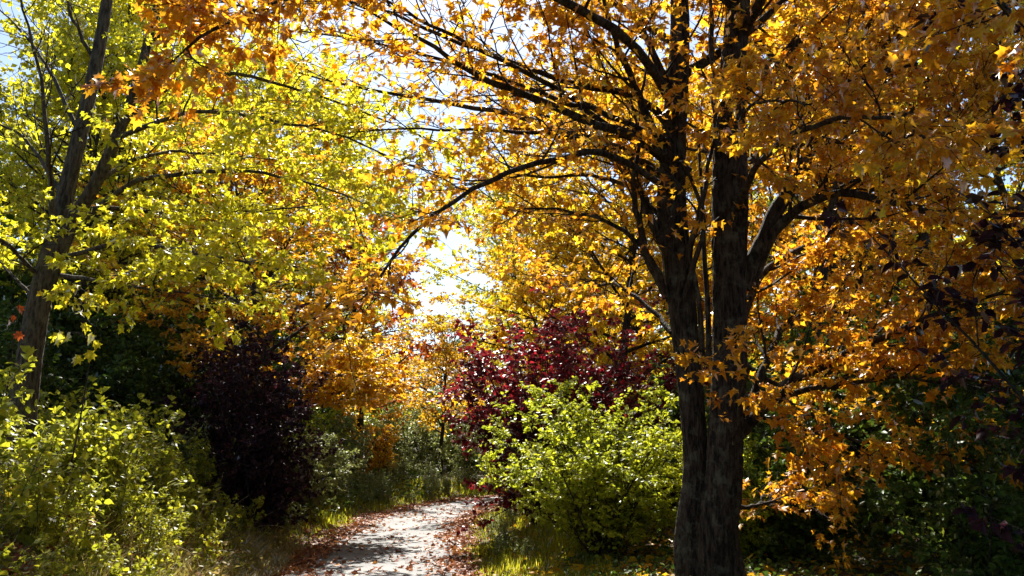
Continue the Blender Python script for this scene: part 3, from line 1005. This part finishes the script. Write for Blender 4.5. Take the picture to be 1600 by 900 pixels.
s_bush = make_shrub('shrub', 2.1, 1.45, 36, M['bush'], M['twig'], 11, 6, 11, 0.058, shape='oval', tl=0.27)
place(s_bush, 1.16, 11.0, 'bushy shrub with bright yellow-green leaves between lane and two-stemmed maple', 'shrub', rot=0.3, s=0.98, sz=0.86)
place(s_bush, 2.95, 10.3, 'small bright green shrub close behind the two-stemmed maple', 'shrub', rot=2.0, s=0.55)
s_wine = make_shrub('wine_red_tree', 4.1, 2.1, 30, M['wine'], M['bark_dark'], 12, 6, 10, 0.095, shape='oval', tl=0.35, rstem=0.03)
place(s_wine, 0.55, 14.3, 'rounded wine-red leaved small tree beside the lane under the golden maple', 'tree', rot=1.0, s=0.98, sz=0.86)
place(s_wine, 3.1, 15.0, 'smaller wine-red tree half hidden behind the bright green shrub', 'tree', rot=2.0, s=0.72)
s_plum = make_shrub('purple_shrub', 3.0, 1.25, 24, M['plum'], M['bark_dark'], 10, 6, 9, 0.075, shape='oval', tl=0.3, rstem=0.022)
place(s_plum, -3.95, 13.2, 'tall dark purple shrub in shade where the bank meets the lane', 'shrub', rot=0.0)
place(s_plum, -5.2, 15.0, 'smaller dark purple shrub higher on the bank behind the tall one', 'shrub', rot=1.3, s=0.8)
s_dark = make_shrub('purple_sapling', 4.3, 1.1, 12, M['plum'], M['bark_dark'], 10, 5, 8, 0.085, shape='oval', tl=0.35, rstem=0.024)
place(s_dark, 3.75, 4.7, 'near-black leaved purple sapling with loose branches beside the shaded wood', 'sapling', rot=0.5)
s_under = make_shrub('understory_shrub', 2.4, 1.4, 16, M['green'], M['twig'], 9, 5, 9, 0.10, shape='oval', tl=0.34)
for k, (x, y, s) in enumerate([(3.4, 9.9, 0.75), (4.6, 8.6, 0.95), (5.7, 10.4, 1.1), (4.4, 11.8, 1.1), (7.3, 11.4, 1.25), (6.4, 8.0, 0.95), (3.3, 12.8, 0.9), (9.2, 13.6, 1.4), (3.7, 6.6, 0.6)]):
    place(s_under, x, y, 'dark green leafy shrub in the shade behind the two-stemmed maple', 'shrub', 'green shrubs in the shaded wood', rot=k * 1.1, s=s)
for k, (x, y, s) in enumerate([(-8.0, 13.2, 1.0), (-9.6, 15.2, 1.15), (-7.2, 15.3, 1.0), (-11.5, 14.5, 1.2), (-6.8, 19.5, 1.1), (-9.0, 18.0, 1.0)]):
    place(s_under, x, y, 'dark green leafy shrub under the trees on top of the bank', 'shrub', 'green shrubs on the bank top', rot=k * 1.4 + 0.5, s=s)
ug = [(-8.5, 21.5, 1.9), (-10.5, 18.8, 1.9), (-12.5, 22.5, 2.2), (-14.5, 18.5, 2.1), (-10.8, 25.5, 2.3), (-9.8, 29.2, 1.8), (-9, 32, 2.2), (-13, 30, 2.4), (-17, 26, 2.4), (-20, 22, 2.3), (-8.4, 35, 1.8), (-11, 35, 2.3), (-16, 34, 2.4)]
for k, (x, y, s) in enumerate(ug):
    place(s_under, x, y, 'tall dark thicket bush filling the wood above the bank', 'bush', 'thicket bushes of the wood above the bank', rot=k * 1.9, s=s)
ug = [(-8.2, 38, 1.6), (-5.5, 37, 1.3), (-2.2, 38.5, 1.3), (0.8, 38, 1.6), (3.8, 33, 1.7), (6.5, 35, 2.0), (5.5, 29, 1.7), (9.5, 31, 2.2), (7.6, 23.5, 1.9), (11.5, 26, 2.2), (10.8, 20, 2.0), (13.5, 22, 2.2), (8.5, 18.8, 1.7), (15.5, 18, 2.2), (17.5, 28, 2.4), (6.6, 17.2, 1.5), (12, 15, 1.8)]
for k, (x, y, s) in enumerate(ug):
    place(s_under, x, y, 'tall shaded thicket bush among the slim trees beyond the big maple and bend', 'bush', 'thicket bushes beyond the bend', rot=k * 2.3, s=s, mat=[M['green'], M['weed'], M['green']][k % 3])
s_mix = make_shrub('shrub', 2.6, 1.3, 16, M['amber'], M['twig'], 8, 5, 8, 0.09, tl=0.3)
place(s_mix, -4.3, 26.5, 'rounded amber and yellow-green shrub behind roadside weeds near the bend', 'shrub', s=1.0)
place(s_mix, -5.6, 22.5, 'yellow-green shrub beside the lane between amber maple and bend', 'shrub', rot=1.2, s=0.9, mat=M['bush'])
for k, (x, y, s) in enumerate([(-4.3, 17.6, 0.62), (-4.5, 20.2, 0.62), (-4.9, 24.0, 0.75), (-0.4, 32.5, 1.0), (2.0, 34.0, 1.1), (-2.2, 33, 0.9), (-4.4, 31, 0.9), (-3.2, 36, 1.3), (-1.0, 36, 1.3), (1.0, 37, 1.4), (-3.4, 29.6, 0.6), (-1.6, 30.4, 0.6), (0.2, 31.2, 0.7)]):
    place(s_under, x, y, 'mid-green roadside shrub along the outer side of the lane', 'shrub', 'roadside shrubs along the lane', rot=k * 0.9, s=s, mat=M['sage'])


# ------------------------------------------------------------------ red-leaved sapling and a spray of big yellow leaves by the leaning trunk
def sapling(base, top, label, mat, leaf_pts, size):
    base = np.array(base)
    root = empty('sapling', base)
    tag(root, label, 'sapling')
    p = spline([base, base * 0.6 + top * 0.4 + V(0.05, 0, 0.05), top], 14)
    v, f = tube(p - base, np.linspace(0.012, 0.004, 14), 6)
    link_mesh('stem', mesh_np('stem', v, f), M['twig'], root)
    v, f = leaf_template('maple', curl=0.4, fold=0.3)
    me = mesh_np('leaf', v, f, smooth=False)
    me.materials.append(mat)
    for q in leaf_pts:
        q = np.array(q)
        i = int(np.argmin(np.linalg.norm(p - q, axis=1)))
        tw = spline([p[i], (p[i] + q) / 2 + V(0, 0, 0.04), q], 6)
        vv, ff = tube(tw - base, np.linspace(0.004, 0.002, 6), 4)
        link_mesh('twig', mesh_np('twig', vv, ff), M['twig'], root)
        o = bpy.data.objects.new('leaf', me)
        COL.objects.link(o)
        o.parent = root
        o.location = q - base
        o.rotation_euler = (rng.uniform(-1.9, -0.9), rng.uniform(-0.4, 0.4), rng.uniform(-0.8, 0.8))
        s = size * rng.uniform(0.6, 1.15)
        o.scale = (s, s, s)


bx = at(100, 640, 8.0)
bx[2] = gz(bx[0], bx[1]) - 0.03
sapling(bx, at(150, 505, 8.0), 'thin sapling with a few big yellow leaves against the dark wood', leaf_mat('big_yellow_leaf', [(0.0, (0.72, 0.56, 0.03)), (1.0, (0.62, 0.60, 0.05))], by_object=True, gloss=0.015),
        [at(*q) for q in ((130, 505, 8.0), (140, 522, 7.95), (95, 518, 8.0), (107, 520, 8.05), (142, 548, 7.9), (122, 555, 7.95), (150, 532, 8.05), (90, 520, 8.1))], 0.15)
bx = at(-10, 640, 8.6)
bx[2] = gz(bx[0], bx[1]) - 0.03
sapling(bx, at(30, 470, 8.6), 'thin sapling with bright red leaves beside the leaning forked trunk', M['red_one'],
        [at(*q) for q in ((20, 493, 8.6), (24, 522, 8.6), (30, 518, 8.55), (14, 500, 8.6), (28, 478, 8.6))], 0.10)


# ------------------------------------------------------------------ weeds on the bank: single plants
def make_weed(name, h, nst, leafmat, nl, ls, shape, droop=0.3, spread=0.12):
    reseed(int(h * 100 + nst))
    root = empty(name)
    G = Growth()
    for k in range(nst):
        a = rng.uniform(0, 6.28)
        p = poly(V(rng.normal(0, spread), rng.normal(0, spread), -0.05), V(math.cos(a) * 0.25, math.sin(a) * 0.25, 1), h * rng.uniform(0.65, 1.1), 8, 0.07, 0.05)
        G.twigs.append((p, np.linspace(0.006, 0.002, 9)))
        G.leaves_on(p, nl, ls, droop, 0.015, 0.5, t0=0.08)
        for q in range(3):
            i = rng.integers(3, 8)
            b = poly(p[i], V(rng.normal(0, 1), rng.normal(0, 1), 0.9), h * 0.22, 4, 0.1)
            G.twigs.append((b, np.linspace(0.003, 0.0015, 5)))
            G.leaves_on(b, nl // 3, ls * 0.8, droop, 0.012, 0.5)
    for ch in ():
        pass
    P, T, N_, S = G.arrays()
    link_mesh('stem', tubes_mesh('stem', G.twigs, 4), leafmat_stem, root)
    c = link_mesh('foliage', leaves_mesh('foliage', P, T, N_, S, shape, lite=False), leafmat, root)
    c['kind'] = 'stuff'
    return root


leafmat_stem = bark_mat('weed_stem', (0.06, 0.07, 0.025), (0.17, 0.15, 0.07), amount=0.0)
wp = [make_weed('leafy_weed', 1.0, 6, M['weed'], 22, 0.085, 'broad'),
      make_weed('leafy_weed', 0.8, 8, M['weed'], 20, 0.075, 'broad', spread=0.2),
      make_weed('goldenrod_weed', 1.05, 9, M['sage'], 44, 0.075, 'lance', droop=0.4, spread=0.16)]
wl = ['broad-leaved yellow-green weed on the sunny bank below the leaning maple', 'low spreading broad-leaved weed on the sunny bank', 'upright narrow-leaved grey-green weed standing by the lane verge']
wg = ['broad-leaved weeds on the bank', 'low weeds on the bank', 'narrow-leaved weeds by the verge']
reseed(55)
cnt = 0
for k in range(900):
    if cnt >= 120: break
    x, y = rng.uniform(-7.6, -2.6), rng.uniform(5.5, 12.5)
    d = float(road_dist([x], [y])[0])
    X, Yp, _ = project(V(x, y, 1.5))
    if d > -1.8 or X < -60 or X > 470: continue
    kind = int(rng.choice([0, 1, 2], p=[0.5, 0.38, 0.12]))
    place(wp[kind], x, y, wl[kind] if kind < 2 else 'upright narrow-leaved weed among the broad-leaved weeds of the bank', 'weed', wg[kind] if kind < 2 else 'narrow-leaved weeds on the bank', mat=None if kind < 2 else M['weed'], rot=rng.uniform(0, 6.28), s=rng.uniform(0.65, 1.4) * (0.45 + 0.55 * min(1.0, (-d - 1.6) / 1.6)))
    cnt += 1
cnt = 0
for k in range(400):
    if cnt >= 85: break
    x, y = rng.uniform(-6, 3), rng.uniform(13.5, 33)
    d = float(road_dist([x], [y])[0])
    if not (-3.8 < d < -1.75): continue
    place(wp[2], x, y, wl[2], 'weed', wg[2], rot=rng.uniform(0, 6.28), s=rng.uniform(0.55, 1.2) * (0.5 + 0.5 * min(1, (-d - 1.5) / 1.2)))
    cnt += 1
for x, y, s in ((-0.15, 12.4, 0.5), (-0.1, 13.3, 0.55), (0.2, 11.6, 0.45), (-0.2, 14.6, 0.6), (0.0, 16.0, 0.6), (-0.1, 17.5, 0.6), (0.1, 19.5, 0.7), (-0.35, 15.3, 0.5)):
    place(wp[2], x, y, 'narrow-leaved weed at the foot of the bright green shrub', 'weed', 'weeds at the shrub foot', rot=x * 9, s=s)


# ------------------------------------------------------------------ grass and ground cover (uncountable)
def grass(name, n, xr, yr, cond, h, mat, label, wide=0.008, lean=0.5):
    x = rng.uniform(*xr, n)
    y = rng.uniform(*yr, n)
    d = road_dist(x, y)
    ok = cond(x, y, d)
    x, y, d = x[ok], y[ok], d[ok]
    n = len(x)
    z = ground_z(x, y)
    b = np.column_stack([x, y, z - 0.01])
    hh = h * rng.uniform(0.4, 1.2, n) * (0.75 + 0.5 * bumps(x * 1.7, y * 1.7)).clip(0.3, 1.4)
    hh *= np.clip((np.abs(d) - ROAD_W + 0.12) / 0.8, 0.12, 1)
    a = rng.uniform(0, 6.28, n)
    ld = np.column_stack([np.cos(a), np.sin(a), np.zeros(n)]) * (lean * rng.uniform(0.2, 1.2, n) * hh)[:, None]
    sd = np.column_stack([-np.sin(a), np.cos(a), np.zeros(n)]) * wide
    up = np.column_stack([np.zeros(n), np.zeros(n), hh])
    q = np.stack([b - sd, b + sd, b + up * 0.6 + ld * 0.35 + sd * 0.7, b + up * 0.6 + ld * 0.35 - sd * 0.7, b + up + ld], 1)
    i = np.arange(n)[:, None] * 5
    f4 = i + np.array([[0, 1, 2, 3]])
    f3 = i + np.array([[3, 2, 4]])
    me = mesh_np(name, q.reshape(-1, 3), [f4, f3], np.repeat(rng.uniform(0, 1, n), 5), smooth=False)
    o = link_mesh(name, me, mat)
    tag(o, label, 'grass', kind='stuff')


grass('grass', 85000, (-8.5, -1.5), (4.5, 13.5), lambda x, y, d: (d < -1.25) & (x > -0.68 * y - 0.5), 0.36, M['straw'], 'tangled dry and green grass covering the sunny bank', 0.008, 1.15)
grass('verge_grass', 45000, (-7, 4), (12.5, 34), lambda x, y, d: (np.abs(d) > 1.05) & (np.abs(d) < 3.2) & ~((d > 0) & (y > 24)), 0.26, M['weed'], 'short green grass along both verges of the lane', 0.012)
grass('verge_grass', 30000, (-0.8, 6), (7.5, 14), lambda x, y, d: (d > 1.1) & (d < 2.7), 0.22, M['weed'], 'low green grass around the bright shrub and maple foot', 0.008)


def ground_cover(name, n, xr, yr, cond, size, mat, shape, label, cat, lift=(0.01, 0.35), tilt=0.6):
    x = rng.uniform(*xr, n)
    y = rng.uniform(*yr, n)
    d = road_dist(x, y)
    ok = cond(x, y, d)
    x, y = x[ok], y[ok]
    n = len(x)
    z = ground_z(x, y) + rng.uniform(*lift, n) * (0.7 + 0.5 * bumps(x * 2.1, y * 2.3)).clip(0.1, 1.5)
    a = rng.uniform(0, 6.28, n)
    tip = np.column_stack([np.cos(a), np.sin(a), rng.normal(0, tilt * 0.6, n)])
    nor = V(0, 0, 1) + rng.normal(0, tilt, (n, 3))
    me = leaves_mesh(name, np.column_stack([x, y, z]), tip, nor, size * rng.uniform(0.5, 1.3, n), shape, lite=True)
    o = link_mesh(name, me, mat)
    tag(o, label, cat, kind='stuff')


ground_cover('ground_cover', 34000, (-8.5, -1.5), (4.5, 14), lambda x, y, d: (d < -1.6) & (x > -0.68 * y - 0.5), 0.055, M['weed'], 'oval', 'low leafy ground cover matted over the sunny bank', 'ground cover', (0.02, 0.34))
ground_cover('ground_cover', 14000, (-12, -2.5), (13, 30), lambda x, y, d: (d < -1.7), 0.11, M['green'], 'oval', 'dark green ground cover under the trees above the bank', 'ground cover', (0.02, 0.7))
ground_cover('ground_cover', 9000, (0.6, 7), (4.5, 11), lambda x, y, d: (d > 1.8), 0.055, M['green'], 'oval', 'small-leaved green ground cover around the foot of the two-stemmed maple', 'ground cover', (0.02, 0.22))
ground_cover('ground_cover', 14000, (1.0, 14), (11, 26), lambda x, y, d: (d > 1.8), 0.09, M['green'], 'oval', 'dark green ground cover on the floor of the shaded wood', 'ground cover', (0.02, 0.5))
LT = ((0.006, 0.03))
ground_cover('fallen_leaves', 44000, (-5, 2), (4, 28), lambda x, y, d: rng.uniform(0, 1, len(x)) < np.where(np.abs(d) > 2.2, 0.05, np.clip(0.05 + 0.95 * np.exp(-((np.abs(d) - 1.12) / 0.34) ** 2) + 0.16 * np.exp(-(d / 0.22) ** 2) + 0.10 * (bumps(x * 1.3, y * 0.9) > 0.35), 0, 1)), 0.10, M['rust'], 'maple_mid', 'rust-brown fallen leaves drifted along the lane edges', 'fallen leaves', (0.022, 0.05), 0.25)
ground_cover('ground_cover', 26000, (-8.5, -1.5), (4.5, 13), lambda x, y, d: (d < -1.5) & (x > -0.68 * y - 0.5), 0.05, M['straw'], 'oval', 'withered brown and olive leaves tangled in the bank grass', 'ground cover', (0.02, 0.4), 0.8)
ground_cover('fallen_leaves', 9000, (-9, -2), (4.5, 13), lambda x, y, d: d < -1.8, 0.09, M['rust'], 'oval', 'brown fallen leaves caught in the grass of the bank', 'fallen leaves', (0.02, 0.4), 0.5)
ground_cover('fallen_leaves', 7000, (0, 10), (5, 18), lambda x, y, d: d > 1.4, 0.11, M['amber'], 'oval', 'orange fallen leaves on the floor around the two-stemmed maple', 'fallen leaves', (0.02, 0.12), 0.4)


# bare dry stems arching over the bank grass
def dry_stems():
    it = []
    for k in range(420):
        x, y = rng.uniform(-7.5, -2.4), rng.uniform(5, 13)
        if float(road_dist([x], [y])[0]) > -2.0: continue
        a = rng.uniform(0, 6.28)
        p = poly(V(x, y, gz(x, y) - 0.03), V(math.cos(a) * 0.6, math.sin(a) * 0.6, 1), rng.uniform(0.4, 1.1), 7, 0.16, -0.5)
        it.append((p, np.linspace(0.004, 0.0015, 8)))
    o = link_mesh('dry_stems', tubes_mesh('dry_stems', it, 3), bark_mat('dry_stem', (0.20, 0.15, 0.09), (0.42, 0.34, 0.24), amount=0.0))
    tag(o, 'pale dry stems arching through the bank grass', 'dry stems', kind='stuff')


dry_stems()
